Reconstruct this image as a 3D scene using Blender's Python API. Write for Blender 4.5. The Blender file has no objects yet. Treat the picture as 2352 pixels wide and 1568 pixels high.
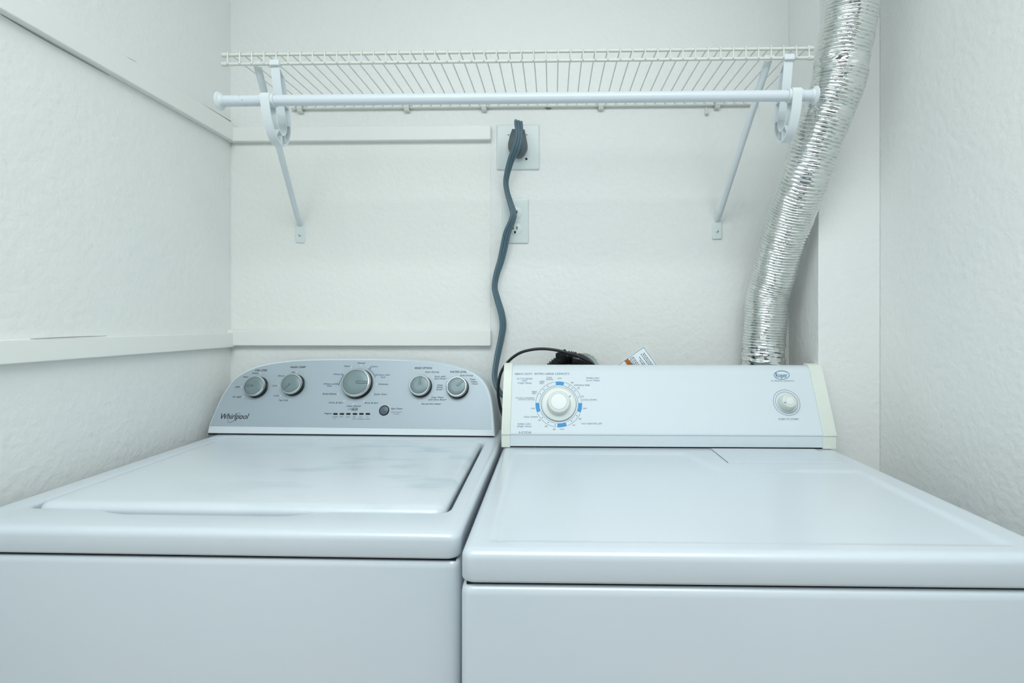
import bpy, math, random
from mathutils import Vector, Matrix, noise
random.seed(7)
SC = bpy.context.scene
COL = SC.collection

# ------------------------------------------------------------------ camera, light, exposure
CZ = 1.19                    # lens height
F_PX, CX, CY, YAW = 1176.0, 1245.0, 741.0, 0.0214
cd = bpy.data.cameras.new('camera'); cam = bpy.data.objects.new('camera', cd); COL.objects.link(cam)
cd.sensor_width = 36.0; cd.lens = 36.0 * F_PX / 2352
cd.shift_x = -(CX - 1176) / 2352; cd.shift_y = (CY - 784) / 2352
cd.clip_start = 0.01
cam.location = (0, 0, CZ); cam.rotation_euler = (math.pi / 2, 0, YAW)
SC.camera = cam

SC.view_settings.view_transform = 'Standard'; SC.view_settings.look = 'None'
SC.view_settings.gamma = 1; SC.view_settings.use_curve_mapping = False
SC.view_settings.exposure = 0.0

wd = bpy.data.worlds.new('world'); SC.world = wd; wd.use_nodes = True
bg = wd.node_tree.nodes['Background']; bg.inputs[0].default_value = (0.86, 0.96, 1.0, 1); bg.inputs[1].default_value = 0.158

def area(name, loc, target, sx, sy, power, color=(1, 1, 1)):
    l = bpy.data.lights.new(name, 'AREA'); l.shape = 'RECTANGLE'; l.size = sx; l.size_y = sy
    l.energy = power; l.color = color
    o = bpy.data.objects.new(name, l); COL.objects.link(o); o.location = loc
    o.rotation_euler = (Vector(target) - Vector(loc)).to_track_quat('-Z', 'Y').to_euler()
    return o
area('room_ceiling_light', (-0.04, -0.12, 2.42), (-0.04, -0.02, 1.0), 1.4, 1.3, 38.5, (0.93, 0.99, 1.0))

# ------------------------------------------------------------------ from photograph to place: rays through the lens meet real planes
FWD = Vector((-math.sin(YAW), math.cos(YAW), 0)); RGT = Vector((math.cos(YAW), math.sin(YAW), 0)); UP = Vector((0, 0, 1))
EYE = Vector((0, 0, CZ))
def ray(px, py): return FWD + RGT * ((px - CX) / F_PX) + UP * ((CY - py) / F_PX)
def hit(px, py, p0, n):
    d = ray(px, py); return EYE + d * ((Vector(p0) - EYE).dot(n) / d.dot(n))
def P(px, py, Y): return hit(px, py, (0, Y, 0), Vector((0, 1, 0)))
def PX(px, py, X): return hit(px, py, (X, 0, 0), Vector((1, 0, 0)))
def PZ(px, py, Z): return hit(px, py, (0, 0, Z), Vector((0, 0, 1)))

# ------------------------------------------------------------------ materials
MATS = {}
def mat(name, col, rough=0.5, metal=0.0, coat=0.0, bump=None, spec=0.5, var=None):
    m = bpy.data.materials.new(name); m.use_nodes = True; nt = m.node_tree; b = nt.nodes['Principled BSDF']
    b.inputs['Base Color'].default_value = (*col, 1); b.inputs['Roughness'].default_value = rough
    b.inputs['Metallic'].default_value = metal; b.inputs['Coat Weight'].default_value = coat
    b.inputs['Coat Roughness'].default_value = 0.28
    b.inputs['Specular IOR Level'].default_value = spec
    tc = nt.nodes.new('ShaderNodeTexCoord')
    if bump:
        prev = None
        for (scale, strength, dist, detail) in bump:
            nz = nt.nodes.new('ShaderNodeTexNoise'); nz.inputs['Scale'].default_value = scale; nz.inputs['Detail'].default_value = detail
            bp = nt.nodes.new('ShaderNodeBump'); bp.inputs['Strength'].default_value = strength; bp.inputs['Distance'].default_value = dist
            nt.links.new(tc.outputs['Object'], nz.inputs['Vector']); nt.links.new(nz.outputs['Fac'], bp.inputs['Height'])
            if prev: nt.links.new(prev.outputs['Normal'], bp.inputs['Normal'])
            prev = bp
        nt.links.new(prev.outputs['Normal'], b.inputs['Normal'])
    if var:
        scale, col2, lo, hi = var
        nz = nt.nodes.new('ShaderNodeTexNoise'); nz.inputs['Scale'].default_value = scale; nz.inputs['Detail'].default_value = 3
        rp = nt.nodes.new('ShaderNodeMapRange'); rp.inputs[1].default_value = lo; rp.inputs[2].default_value = hi
        mx = nt.nodes.new('ShaderNodeMix'); mx.data_type = 'RGBA'
        mx.inputs['A'].default_value = (*col, 1); mx.inputs['B'].default_value = (*col2, 1)
        nt.links.new(tc.outputs['Object'], nz.inputs['Vector']); nt.links.new(nz.outputs['Fac'], rp.inputs[0])
        nt.links.new(rp.outputs[0], mx.inputs['Factor']); nt.links.new(mx.outputs['Result'], b.inputs['Base Color'])
    MATS[name] = m; return m
WALLBUMP = [(75, 0.42, 0.004, 3), (9, 0.16, 0.01, 2)]
mat('wall_paint', (0.85, 0.87, 0.85), 0.5, bump=WALLBUMP, var=(2.5, (0.83, 0.855, 0.845), 0.4, 0.65))
mat('panel_paint', (0.86, 0.877, 0.84), 0.5, bump=WALLBUMP, var=(2.5, (0.84, 0.865, 0.835), 0.4, 0.65))
mat('trim_paint', (0.85, 0.87, 0.843), 0.4, bump=[(14, 0.12, 0.006, 2)])
mat('crack', (0.30, 0.31, 0.27), 0.9)
mat('floor_vinyl', (0.55, 0.54, 0.50), 0.5, var=(5, (0.5, 0.48, 0.45), 0.4, 0.6))
mat('enamel', (0.64, 0.70, 0.755), 0.28, coat=0.9, var=(2.2, (0.61, 0.68, 0.74), 0.42, 0.66))
mat('enamel_bright', (0.70, 0.775, 0.825), 0.5)
mat('cream_plastic', (0.77, 0.82, 0.75), 0.4)
mat('knob_plastic', (0.70, 0.74, 0.69), 0.4)
mat('knob_cap', (0.78, 0.83, 0.83), 0.35)
mat('panel_grey', (0.41, 0.485, 0.54), 0.42, metal=0.25)
mat('chrome', (0.62, 0.66, 0.66), 0.18, metal=1.0)
mat('knob_face_grey', (0.20, 0.27, 0.285), 0.42, metal=0.3)
mat('knob_groove', (0.10, 0.13, 0.14), 0.45, metal=0.3)
mat('black_plastic', (0.012, 0.014, 0.016), 0.35)
mat('button_grey', (0.085, 0.12, 0.15), 0.35)
mat('ink', (0.03, 0.045, 0.055), 0.6)
mat('ink_blue', (0.03, 0.09, 0.24), 0.6)
mat('ink_slate', (0.11, 0.20, 0.27), 0.6)
mat('ink_pale_blue', (0.16, 0.34, 0.50), 0.6)
mat('ink_logo_blue', (0.03, 0.20, 0.36), 0.5)
mat('ink_bright_blue', (0.035, 0.28, 0.60), 0.5)
mat('ink_white', (0.62, 0.70, 0.74), 0.5)
mat('ink_soft_grey', (0.13, 0.17, 0.20), 0.5)
mat('shelf_vinyl', (0.72, 0.75, 0.70), 0.38)
mat('white_plastic', (0.74, 0.80, 0.83), 0.35)
mat('rod_paint', (0.70, 0.765, 0.82), 0.32)
mat('brace_paint', (0.72, 0.79, 0.82), 0.35)
mat('foil', (0.74, 0.76, 0.745), 0.15, metal=1.0, bump=[(90, 0.35, 0.003, 3)])
mat('cord_grey', (0.085, 0.155, 0.195), 0.42)
mat('plug_grey', (0.10, 0.135, 0.155), 0.4)
mat('black_rubber', (0.010, 0.012, 0.014), 0.3)
mat('plate_plastic', (0.74, 0.81, 0.81), 0.3)
mat('beige_plastic', (0.72, 0.75, 0.66), 0.4)
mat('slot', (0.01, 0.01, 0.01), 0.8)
mat('steel', (0.55, 0.57, 0.57), 0.3, metal=1.0)
mat('pipe_grey', (0.27, 0.36, 0.40), 0.5)
mat('putty', (0.60, 0.62, 0.53), 0.8, bump=[(60, 0.5, 0.004, 3)])
mat('paper', (0.80, 0.87, 0.92), 0.6)
mat('orange_print', (0.62, 0.20, 0.03), 0.6)
mat('brown_print', (0.12, 0.03, 0.01), 0.6)
mat('ceiling_paint', (0.82, 0.84, 0.83), 0.6)

def worn_enamel():
    m = mat('lid_enamel', (0.67, 0.735, 0.785), 0.26, coat=0.9); nt = m.node_tree; b = nt.nodes['Principled BSDF']
    tc = nt.nodes.new('ShaderNodeTexCoord'); mp = nt.nodes.new('ShaderNodeMapping')
    mp.inputs['Scale'].default_value = (9, 22, 9)
    nz = nt.nodes.new('ShaderNodeTexNoise'); nz.inputs['Scale'].default_value = 1.0; nz.inputs['Detail'].default_value = 4
    r1 = nt.nodes.new('ShaderNodeMapRange'); r1.inputs[1].default_value = 0.5; r1.inputs[2].default_value = 0.68
    # the smudges sit towards the back right corner of the lid
    ds = nt.nodes.new('ShaderNodeVectorMath'); ds.operation = 'DISTANCE'; ds.inputs[1].default_value = (0.20, 0.36, 0.92)
    r2 = nt.nodes.new('ShaderNodeMapRange'); r2.inputs[1].default_value = 0.42; r2.inputs[2].default_value = 0.05
    mu = nt.nodes.new('ShaderNodeMath'); mu.operation = 'MULTIPLY'
    mx = nt.nodes.new('ShaderNodeMix'); mx.data_type = 'RGBA'
    mx.inputs['A'].default_value = (0.67, 0.735, 0.785, 1); mx.inputs['B'].default_value = (0.47, 0.575, 0.635, 1)
    L = nt.links.new
    L(tc.outputs['Object'], mp.inputs['Vector']); L(mp.outputs['Vector'], nz.inputs['Vector']); L(nz.outputs['Fac'], r1.inputs[0])
    L(tc.outputs['Object'], ds.inputs[0]); L(ds.outputs['Value'], r2.inputs[0]); L(r1.outputs[0], mu.inputs[0]); L(r2.outputs[0], mu.inputs[1])
    L(mu.outputs[0], mx.inputs['Factor']); L(mx.outputs['Result'], b.inputs['Base Color'])
worn_enamel()

def chipped_paint():
    m = mat('chipped_rod_paint', (0.70, 0.765, 0.82), 0.35); nt = m.node_tree; b = nt.nodes['Principled BSDF']
    tc = nt.nodes.new('ShaderNodeTexCoord')
    nz = nt.nodes.new('ShaderNodeTexNoise'); nz.inputs['Scale'].default_value = 190; nz.inputs['Detail'].default_value = 3
    r1 = nt.nodes.new('ShaderNodeMapRange'); r1.inputs[1].default_value = 0.63; r1.inputs[2].default_value = 0.70
    mx = nt.nodes.new('ShaderNodeMix'); mx.data_type = 'RGBA'
    mx.inputs['A'].default_value = (0.70, 0.765, 0.82, 1); mx.inputs['B'].default_value = (0.33, 0.36, 0.40, 1)
    L = nt.links.new
    L(tc.outputs['Object'], nz.inputs['Vector']); L(nz.outputs['Fac'], r1.inputs[0]); L(r1.outputs[0], mx.inputs['Factor']); L(mx.outputs['Result'], b.inputs['Base Color'])
chipped_paint()

# ------------------------------------------------------------------ mesh building
class MB:
    def __init__(s): s.v = []; s.f = []
    def add(s, vs, fs):
        o = len(s.v); s.v += [tuple(v) for v in vs]; s.f += [tuple(i + o for i in f) for f in fs]; return s
    def box(s, x0, x1, y0, y1, z0, z1):
        return s.add([(x0,y0,z0),(x1,y0,z0),(x1,y1,z0),(x0,y1,z0),(x0,y0,z1),(x1,y0,z1),(x1,y1,z1),(x0,y1,z1)],
                     [(3,2,1,0),(4,5,6,7),(0,1,5,4),(1,2,6,5),(2,3,7,6),(3,0,4,7)])
    def loft(s, loops, cap0=True, cap1=True, closed=False):
        n = len(loops[0]); vs = [p for l in loops for p in l]; fs = []
        m = len(loops)
        for k in range(m if closed else m - 1):
            a, b = k * n, ((k + 1) % m) * n
            for i in range(n): j = (i + 1) % n; fs.append((a + i, a + j, b + j, b + i))
        if cap0 and not closed: fs.append(tuple(range(n))[::-1])
        if cap1 and not closed: fs.append(tuple(range((m - 1) * n, m * n)))
        return s.add(vs, fs)
    def tube(s, pts, r, seg=10, cap=True):
        pts = [Vector(p) for p in pts]; fr = frames(pts); loops = []
        for k, (p, (t, a, b)) in enumerate(zip(pts, fr)):
            rr = r[k] if isinstance(r, (list, tuple)) else r
            loops.append([p + (a * math.cos(2*math.pi*i/seg) + b * math.sin(2*math.pi*i/seg)) * rr for i in range(seg)])
        return s.loft(loops, cap, cap)
    def lathe(s, prof, o, n, u, seg=48, cap0=True, cap1=True):
        o = Vector(o); n = Vector(n).normalized(); u = Vector(u).normalized(); w = n.cross(u); loops = []
        for (r, h) in prof:
            loops.append([o + n * h + (u * math.cos(2*math.pi*i/seg) + w * math.sin(2*math.pi*i/seg)) * r for i in range(seg)])
        return s.loft(loops, cap0, cap1)
    def ribbon(s, path, th, x0, x1):
        # a band following (y, z) points, th thick, from x0 to x1
        n = len(path); out = []
        for i in range(n):
            a = Vector(path[max(0, i-1)]); b = Vector(path[min(n-1, i+1)]); t = (b - a).normalized(); out.append(Vector((-t.y, t.x)) * th / 2)
        loops = []
        for (p, o) in zip(path, out):
            p = Vector(p); a = p + o; b = p - o
            loops.append([(x0, a.x, a.y), (x1, a.x, a.y), (x1, b.x, b.y), (x0, b.x, b.y)])
        return s.loft(loops)
    def prism(s, poly, d):
        n = len(poly); d = Vector(d)
        return s.loft([[Vector(p) for p in poly], [Vector(p) + d for p in poly]])

def frames(pts):
    n = len(pts); T = []
    for i in range(n): T.append((pts[min(n-1, i+1)] - pts[max(0, i-1)]).normalized())
    ref = Vector((0, 0, 1)) if abs(T[0].z) < 0.9 else Vector((0, 1, 0))
    a = (ref - T[0] * ref.dot(T[0])).normalized(); out = []
    for t in T:
        a = (a - t * a.dot(t)).normalized(); out.append((t, a, t.cross(a)))
    return out

def spline(pts, n):
    # Catmull-Rom through pts, n samples per span
    pts = [Vector(p) for p in pts]; out = []
    for i in range(len(pts) - 1):
        p0 = pts[i-1] if i else pts[0] * 2 - pts[1]; p1, p2 = pts[i], pts[i+1]
        p3 = pts[i+2] if i + 2 < len(pts) else pts[-1] * 2 - pts[-2]
        for k in range(n):
            t = k / n
            out.append(0.5 * ((2*p1) + (p2-p0)*t + (2*p0-5*p1+4*p2-p3)*t*t + (-p0+3*p1-3*p2+p3)*t**3))
    out.append(pts[-1]); return out

def rloc(p):
    v = Vector((0, 0, 0))
    while p is not None: v += p.location; p = p.parent
    return v
def obj(name, mb, m, parent=None, local=False, bevel=0, smooth=35, bseg=3):
    me = bpy.data.meshes.new(name)
    off = Vector((0, 0, 0)) if (local or parent is None) else rloc(parent)
    me.from_pydata([tuple(Vector(v) - off) for v in mb.v], [], mb.f); me.update()
    me.materials.append(MATS[m])
    for p in me.polygons: p.use_smooth = True
    me.set_sharp_from_angle(angle=math.radians(smooth))
    o = bpy.data.objects.new(name, me); COL.objects.link(o)
    if parent is not None: o.parent = parent
    if bevel:
        bv = o.modifiers.new('bevel', 'BEVEL'); bv.width = bevel; bv.segments = bseg; bv.limit_method = 'ANGLE'; bv.angle_limit = math.radians(40)
        bv.harden_normals = False
    return o
def tag(o, label, cat, group=None):
    o['label'] = label; o['category'] = cat
    if group: o['group'] = group
    return o
def thing(name, label, cat, loc, group=None):
    o = bpy.data.objects.new(name, None); COL.objects.link(o); o.location = loc; o.empty_display_size = 0.05
    return tag(o, label, cat, group)
def recenter(o):
    # put a single mesh thing's origin at the middle of its base
    vs = [v.co for v in o.data.vertices]
    c = Vector(((min(v.x for v in vs)+max(v.x for v in vs))/2, (min(v.y for v in vs)+max(v.y for v in vs))/2, min(v.z for v in vs)))
    for v in o.data.vertices: v.co -= c
    o.location = c; return o
def struct(name, mb, m, bevel=0):
    o = obj(name, mb, m, bevel=bevel); o['kind'] = 'structure'; return o
def rrect(x0, x1, y0, y1, r, z, nc=5, ns=1, warp=None):
    pts = []; r = max(r, 1e-4)
    cs = [(x1-r, y0+r, -90), (x1-r, y1-r, 0), (x0+r, y1-r, 90), (x0+r, y0+r, 180)]
    for k, (cx, cy, a0) in enumerate(cs):
        for i in range(nc + 1):
            a = math.radians(a0 + 90*i/nc); pts.append([cx + r*math.cos(a), cy + r*math.sin(a)])
        if ns > 1:
            nx = cs[(k+1) % 4]; a = math.radians(nx[2]); q = (nx[0] + r*math.cos(a), nx[1] + r*math.sin(a)); p = pts[-1]
            for j in range(1, ns): pts.append([p[0] + (q[0]-p[0])*j/ns, p[1] + (q[1]-p[1])*j/ns])
    if warp: pts = [warp(*p) for p in pts]
    return [(p[0], p[1], z) for p in pts]

# ------------------------------------------------------------------ the room
YB = 1.35
XL = P(530, 500, YB).x
XC = P(1812, 500, YB).x                      # left side of the boxed-in chase
YC = PX(1880, 741, XC).y                     # its front face
XR = P(2022, 600, YC).x
H = 2.44; Y0 = -1.3
struct('floor', MB().box(XL-.1, XR+.1, Y0, YB+.1, -.1, 0), 'floor_vinyl')
struct('ceiling', MB().box(XL-.1, XR+.1, Y0, YB+.1, H, H+.1), 'ceiling_paint')
struct('wall_back', MB().box(XL-.1, XR+.1, YB, YB+.1, 0, H), 'wall_paint')
struct('wall_left', MB().box(XL-.1, XL, Y0, YB, 0, H), 'wall_paint')
struct('wall_right', MB().box(XR, XR+.1, Y0, YB, 0, H), 'wall_paint')
struct('wall_chase', MB().box(XC, XR, YC, YB, 0, H), 'wall_paint', bevel=.002)
# furring strips
def strip_back(name, py0, py1, x1):
    yf = YB - .016; a = P(840, py0, yf); b = P(840, py1, yf)
    return struct(name, MB().box(XL, P(x1, 500, yf).x, yf, YB, b.z, a.z), 'trim_paint', bevel=.002)
tb_hi = strip_back('trim_1', 289, 322, 1127)
tb_lo = strip_back('trim_2', 757, 794, 1127)
zb = PX(0, 32, XL).z; zt = PX(305, 140, XL + .014).z
tl_hi = struct('trim_3', MB().box(XL, XL+.016, Y0, YB-.0005, zb, zt), 'trim_paint', bevel=.002)
zb = PX(0, 838, XL + .014).z; zt = PX(75, 778, XL+.014).z
tl_lo = struct('trim_4', MB().box(XL, XL+.016, Y0, YB-.0005, zb, zt), 'trim_paint', bevel=.002)
# plasterboard patch between the two strips
a = P(540, 327, YB); b = P(1127, 757, YB)
struct('trim_5', MB().box(XL+.004, b.x, YB-.0011, YB, b.z, a.z), 'panel_paint', bevel=.0008)
# open cracks where paint has let go above the left strips
def crack(name, pts, parent, wd=.0012):
    mb = MB().tube(pts, [wd * (.35 + .65 * math.sin(math.pi * (i + .5) / len(pts))) for i in range(len(pts))], 6)
    return obj(name, mb, 'crack', parent)
def lwall(px, py): return PX(px, py, XL + .0004)
crack('crack', spline([lwall(452, 234), lwall(478, 249), lwall(500, 262), lwall(531, 279)], 5), tl_hi, .0028)
crack('crack', spline([lwall(75, 2), lwall(130, 37), lwall(172, 63), lwall(230, 98), lwall(268, 120), lwall(312, 141)], 4), tl_hi, .0007)
crack('crack', spline([PX(4, 34, XL+.0005), PX(100, 90, XL+.0005), PX(250, 173, XL+.0005)], 6), tl_hi, .0009)
crack('crack', spline([PX(70, 778, XL+.016), PX(160, 774, XL+.016), PX(245, 771, XL+.016)], 4), tl_lo, .0007)
crack('chip', [P(1253, 247, YB-.0006), P(1258, 249.5, YB-.0006), P(1266, 249, YB-.0006)], bpy.data.objects['wall_back'], .003)
crack('chip', [P(1730, 242, YB-.0006), P(1730.3, 246, YB-.0006)], bpy.data.objects['wall_back'], .0018)

# ------------------------------------------------------------------ lettering
_cap = None
def text_mesh(s, bold=0.0, shear=0.0):
    c = bpy.data.curves.new('t', 'FONT'); c.body = s; c.size = 1; c.shear = shear; c.offset = bold; c.resolution_u = 3
    o = bpy.data.objects.new('t', c); COL.objects.link(o)
    dg = bpy.context.evaluated_depsgraph_get(); dg.update()
    me = bpy.data.meshes.new_from_object(o.evaluated_get(dg))
    vs = [v.co.copy() for v in me.vertices]; fs = [tuple(p.vertices) for p in me.polygons]
    bpy.data.objects.remove(o); bpy.data.curves.remove(c); bpy.data.meshes.remove(me)
    return vs, fs
class Panel:
    # a printed face: p0 a point on it, n its outward normal (world); M maps world to the parent's space
    def __init__(s, p0, n, Minv=None, off=.0004):
        s.off = off
        s.p0 = Vector(p0); s.n = Vector(n).normalized(); s.u = (Vector((0,0,1)).cross(s.n)).normalized(); s.w = s.n.cross(s.u)
        s.Minv = Minv or Matrix.Identity(4); s.ink = {}
    def at(s, px, py, h=0.0): return hit(px, py, s.p0 + s.n*h, s.n)
    def mb(s, m): return s.ink.setdefault(m, MB())
    def push(s, m, vs, fs): s.mb(m).add([s.Minv @ v for v in vs], fs)
    def text(s, t, x0, x1, yb, cap, m='ink', bold=0.0, shear=0.0):
        global _cap
        if _cap is None:
            v, _ = text_mesh('H'); _cap = max(q.y for q in v)
        vs, fs = text_mesh(t, 0.0, shear)
        a0 = min(v.x for v in vs); a1 = max(v.x for v in vs)
        A = s.at(x0, yb, s.off); B = s.at(x1, yb, s.off); C = s.at(x0, yb - cap, s.off); du = (B - A) / (a1 - a0); dw = s.w * ((C - A).dot(s.w) / _cap)
        for e in ((-bold*.8, bold*.8) if bold else (0,)):      # heavier strokes: the word printed twice, a hair apart
            s.push(m, [A + du * (v.x - a0 + e) + dw * v.y for v in vs], fs)
    def stroke(s, pts, wpx, m, closed=False, px=True):
        q = [s.at(*p, s.off) for p in pts] if px else [p + s.n*s.off for p in pts]
        wd = wpx * (q[0] - EYE).dot(FWD) / F_PX / 2; n = len(q); vs = []
        for i in range(n):
            a = q[(i-1) % n] if (closed or i) else q[0]; b = q[(i+1) % n] if (closed or i < n-1) else q[-1]
            t = (b - a).normalized(); o = s.n.cross(t) * wd; vs += [q[i] + o, q[i] - o]
        fs = [(2*i, 2*((i+1) % n), 2*((i+1) % n)+1, 2*i+1) for i in range(n if closed else n-1)]
        s.push(m, vs, [f[::-1] for f in fs])
    def disc(s, px, py, rpx, m, h=None, ry=None, seg=16):
        c = s.at(px, py, s.off if h is None else h); r = rpx * (c - EYE).dot(FWD) / F_PX; r2 = r if ry is None else ry * (c - EYE).dot(FWD) / F_PX
        s.push(m, [c + s.u*r*math.cos(2*math.pi*i/seg) + s.w*r2*math.sin(2*math.pi*i/seg) for i in range(seg)], [tuple(range(seg))])
    def arcpts(s, c, r, a0, a1, n):   # clock angles, degrees from the top
        return [c + s.u*r*math.sin(math.radians(a0+(a1-a0)*i/n)) + s.w*r*math.cos(math.radians(a0+(a1-a0)*i/n)) for i in range(n+1)]
    def sector(s, c, r0, r1, a0, a1, m, n=8):
        A = s.arcpts(c, r1, a0, a1, n); B = s.arcpts(c, r0, a0, a1, n); vs = [v + s.n*s.off for v in A + B]
        s.push(m, vs, [(i+1, i, n+1+i, n+2+i) for i in range(n)])
    def build(s, parent, local, names=None):
        for m, b in s.ink.items(): obj((names or {}).get(m, 'lettering'), b, m, parent, local=local)

# ------------------------------------------------------------------ washer
WZ = 0.918
washer = thing('washing_machine', 'white top-load washing machine with grey arched control panel, left of the dryer', 'washing machine', (-0.4755, 0.662, 0))
washer.rotation_euler = (0, 0.005, 0)
bpy.context.view_layer.update()
WM = Matrix.Translation(washer.location) @ washer.rotation_euler.to_matrix().to_4x4(); WI = WM.inverted()
def wl(p): return WI @ Vector(p)
hw, dw_ = 0.3495, 0.662
cab = MB()
zc = WZ - .0345 - .0026
cab.loft([rrect(-hw, hw, .002, dw_, .012, .02), rrect(-hw, hw, .002, dw_, .012, zc-.010), rrect(-hw+.0008, hw-.0008, .0028, dw_, .012, zc-.005),
          rrect(-hw+.003, hw-.003, .005, dw_, .011, zc-.0015), rrect(-hw+.007, hw-.007, .009, dw_-.004, .008, zc), rrect(-hw+.03, hw-.03, .03, dw_-.03, .008, zc)])
obj('cabinet', cab, 'enamel', washer, local=True)
obj('gap_shade', MB().box(-hw+.006, hw-.006, .007, dw_-.01, zc-.0012, WZ-.0345+.0012), 'slot', washer, local=True)  # black box painting the shade inside the gap under the top panel
for sx in (-1, 1):
    for y in (.06, .6): obj('foot', MB().lathe([(.018, 0), (.022, .006), (.022, .012), (.01, .014), (.01, .022)], (sx*.29, y, 0), (0,0,1), (1,0,0), 20), 'black_plastic', washer, local=True)
# top panel: rolled edge, well for the lid with a finger scoop in its front edge
hx0, hx1, hy0, hy1 = -.3060, .3175, .073, .516     # well, in the washer's own frame
def taper(x, y):
    t = (y - hy0) / (hy1 - hy0)
    return [x + (-.004*t + .002 if x < 0 else -.006*t + .003), y]
def well(x, y):
    if y < hy0 + .012:
        k = (x + .03) / .135
        if abs(k) < 1.35:
            e = 1 if abs(k) < .8 else max(0, 1 - (abs(k) - .8) / .55); e = e*e*(3-2*e); y -= .018 * e
    return taper(x, y)
er = .011; tp = []
b0 = WZ - .0345
tp.append(rrect(-hw+.02, hw-.02, .02, dw_-.02, .01, b0, 6, 40))
tp.append(rrect(-hw+.004, hw-.004, .004, dw_, .014, b0, 6, 40))
tp.append(rrect(-hw+.001, hw-.001, .001, dw_, .016, b0+.0015, 6, 40))
tp.append(rrect(-hw, hw, 0, dw_, .017, b0+.004, 6, 40))
for k in range(7):
    a = math.radians(90*k/6); d = er*(1-math.cos(a)); tp.append(rrect(-hw+d, hw-d, d, dw_-d, .018-d*.6, WZ-er+er*math.sin(a), 6, 40))
tp.append(rrect(-hw+.022, hw-.022, .022, dw_-.022, .008, WZ, 6, 40))
for (g, dz) in ((-.006, 0), (-.003, -.0006), (-.001, -.002), (0, -.005), (.001, -.033)):
    tp.append(rrect(hx0+g, hx1-g, hy0+g, hy1-g, .022, WZ+dz, 6, 40, well))
tpm = MB().loft(tp); obj('top_panel', tpm, 'enamel', washer, local=True, smooth=50)
lid = []; gp = .0055
for (g, dz) in ((.0, -.0108), (.0, -.008), (.0008, -.0045), (.003, -.0012), (.006, .0012), (.010, .0028), (.015, .0037), (.020, .004)):
    lid.append(rrect(hx0+gp+g, hx1-gp-.002-g, hy0+gp+g, hy1-.002-g, .020-min(g, .012), WZ+dz, 6, 40, taper))
obj('lid', MB().loft(lid), 'lid_enamel', washer, local=True, smooth=50)
# console
CB = P(810, 1003, 1.219)                                      # foot of the face
ZB = CB.z; LEAN, RISE = .069, .176
wn = Vector((0, -RISE, LEAN)).normalized()                    # leaning back
wp = Panel((-.4717, 1.219, WZ + .002), wn, WI, .0010)
outer = [(474,1000),(479,976),(490,950),(508,910),(531,876),(556,855.5),(585,842),(623,832.5),(684,826),(750,823.7),(810,823.3),(870,823.9),(931,826),(1004,832.5),(1059,844),(1096,860),(1117.5,883.5),(1128.5,912),(1134,956),(1137,1004)]
inner = [(481.8,978),(493,951.5),(511,912),(534,877.5),(559,858),(588,845),(625,835.8),(684,829),(750,827),(810,826.7),(895,827.5),(968,830.5),(1022,837.5),(1068,850),(1096,867),(1110,883),(1119,901),(1126,938),(1129,986)]
def smoothpx(pts, n=4): return [(v.x, v.y) for v in spline([Vector((a, b, 0)) for a, b in pts], n)]
of = [wp.at(*p) for p in smoothpx(outer)]
of[0].z = of[-1].z = min(of[0].z, of[-1].z)
fl = [WI @ p for p in of]; cen = sum(fl, Vector()) / len(fl)
zlow = WZ + .0034
for q in fl: q.z = max(q.z, zlow)
fl[0].z = fl[-1].z = zlow
wnl = WI.to_3x3() @ wn
def shrink(ps, d, push):
    out = []
    for p in ps:
        v = (cen - p); v.normalize(); q = p + v*d; q += wnl*push
        q.z = max(q.z, zlow); out.append(q)
    return out
YBK = .655
loops = [[Vector((p.x, YBK, p.z)) for p in fl], [p - wnl*.006 for p in fl], shrink(fl, .0006, -.003), shrink(fl, .002, -.0008), shrink(fl, .0042, 0)]
obj('gap_shade', MB().box(min(p.x for p in fl)+.004, max(p.x for p in fl)-.004, min(p.y for p in fl)+.0035, YBK-.01, WZ-.0005, zlow+.001), 'slot', washer, local=True)  # black box added as the shade line beneath the console
con = MB().loft(loops); obj('console', con, 'enamel_bright', washer, local=True, smooth=40)
ip = [WI @ wp.at(*p, .0006) for p in smoothpx(inner)]
pn = MB().loft([[p - wnl*.002 for p in ip], ip]); panel = obj('control_panel', pn, 'panel_grey', washer, local=True)
IT = .28
def T(s, x0, x1, yb, cap=3.6, m='ink', bold=0.0, shear=IT): wp.text(s, x0, x1, yb, cap, m, bold, shear)
B_ = .02
T('SOIL LEVEL', 585, 613.5, 852.2, 4.2, bold=B_); T('WASH TEMP', 667, 701.5, 845, 4.2, bold=B_)
for s, a, b, y in (('Heavy',578.4,594,858.3),('Med',557.7,570,867),('Light',539,552,889.5),('Ex Light',534,555,912.5),('Hot',669,677.7,856),('Warm',638,653,864.5),
                   ('Cool',625,637,887),('Cold',628,640.7,910),('Tap Cold',639.7,661.5,920.4),('Normal',821,839,835),('Heavy',790,805,842),('Delicates',868.7,891.6,883.5),
                   ('Bulky/Sheets',741,773,905.8),('Quick Wash',858.6,888.3,906.8),('Drain & Spin',755,787,926),('Rinse & Spin',837,868.7,926.6)): T(s, a, b, y)
T('Clean Washer', 795.5, 830, 934, 4); T('with', 799, 804.6, 939.8, 2)
for s, a, b, y in (('Whites',766,782.6,860.8),('Whites with',743,772,883),('Soak',750.8,762,887.6),('Colors',852,867.7,842.9),('Colors with',866.8,895,862.3),('Soak',874.4,885.4,867.4)): T(s, a, b, y, m='ink_blue')
T('affresh', 807.5, 820, 941, 3.2, bold=.03)
T('Progress', 744.8, 762, 950.6, 3.2, bold=B_)
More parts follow.
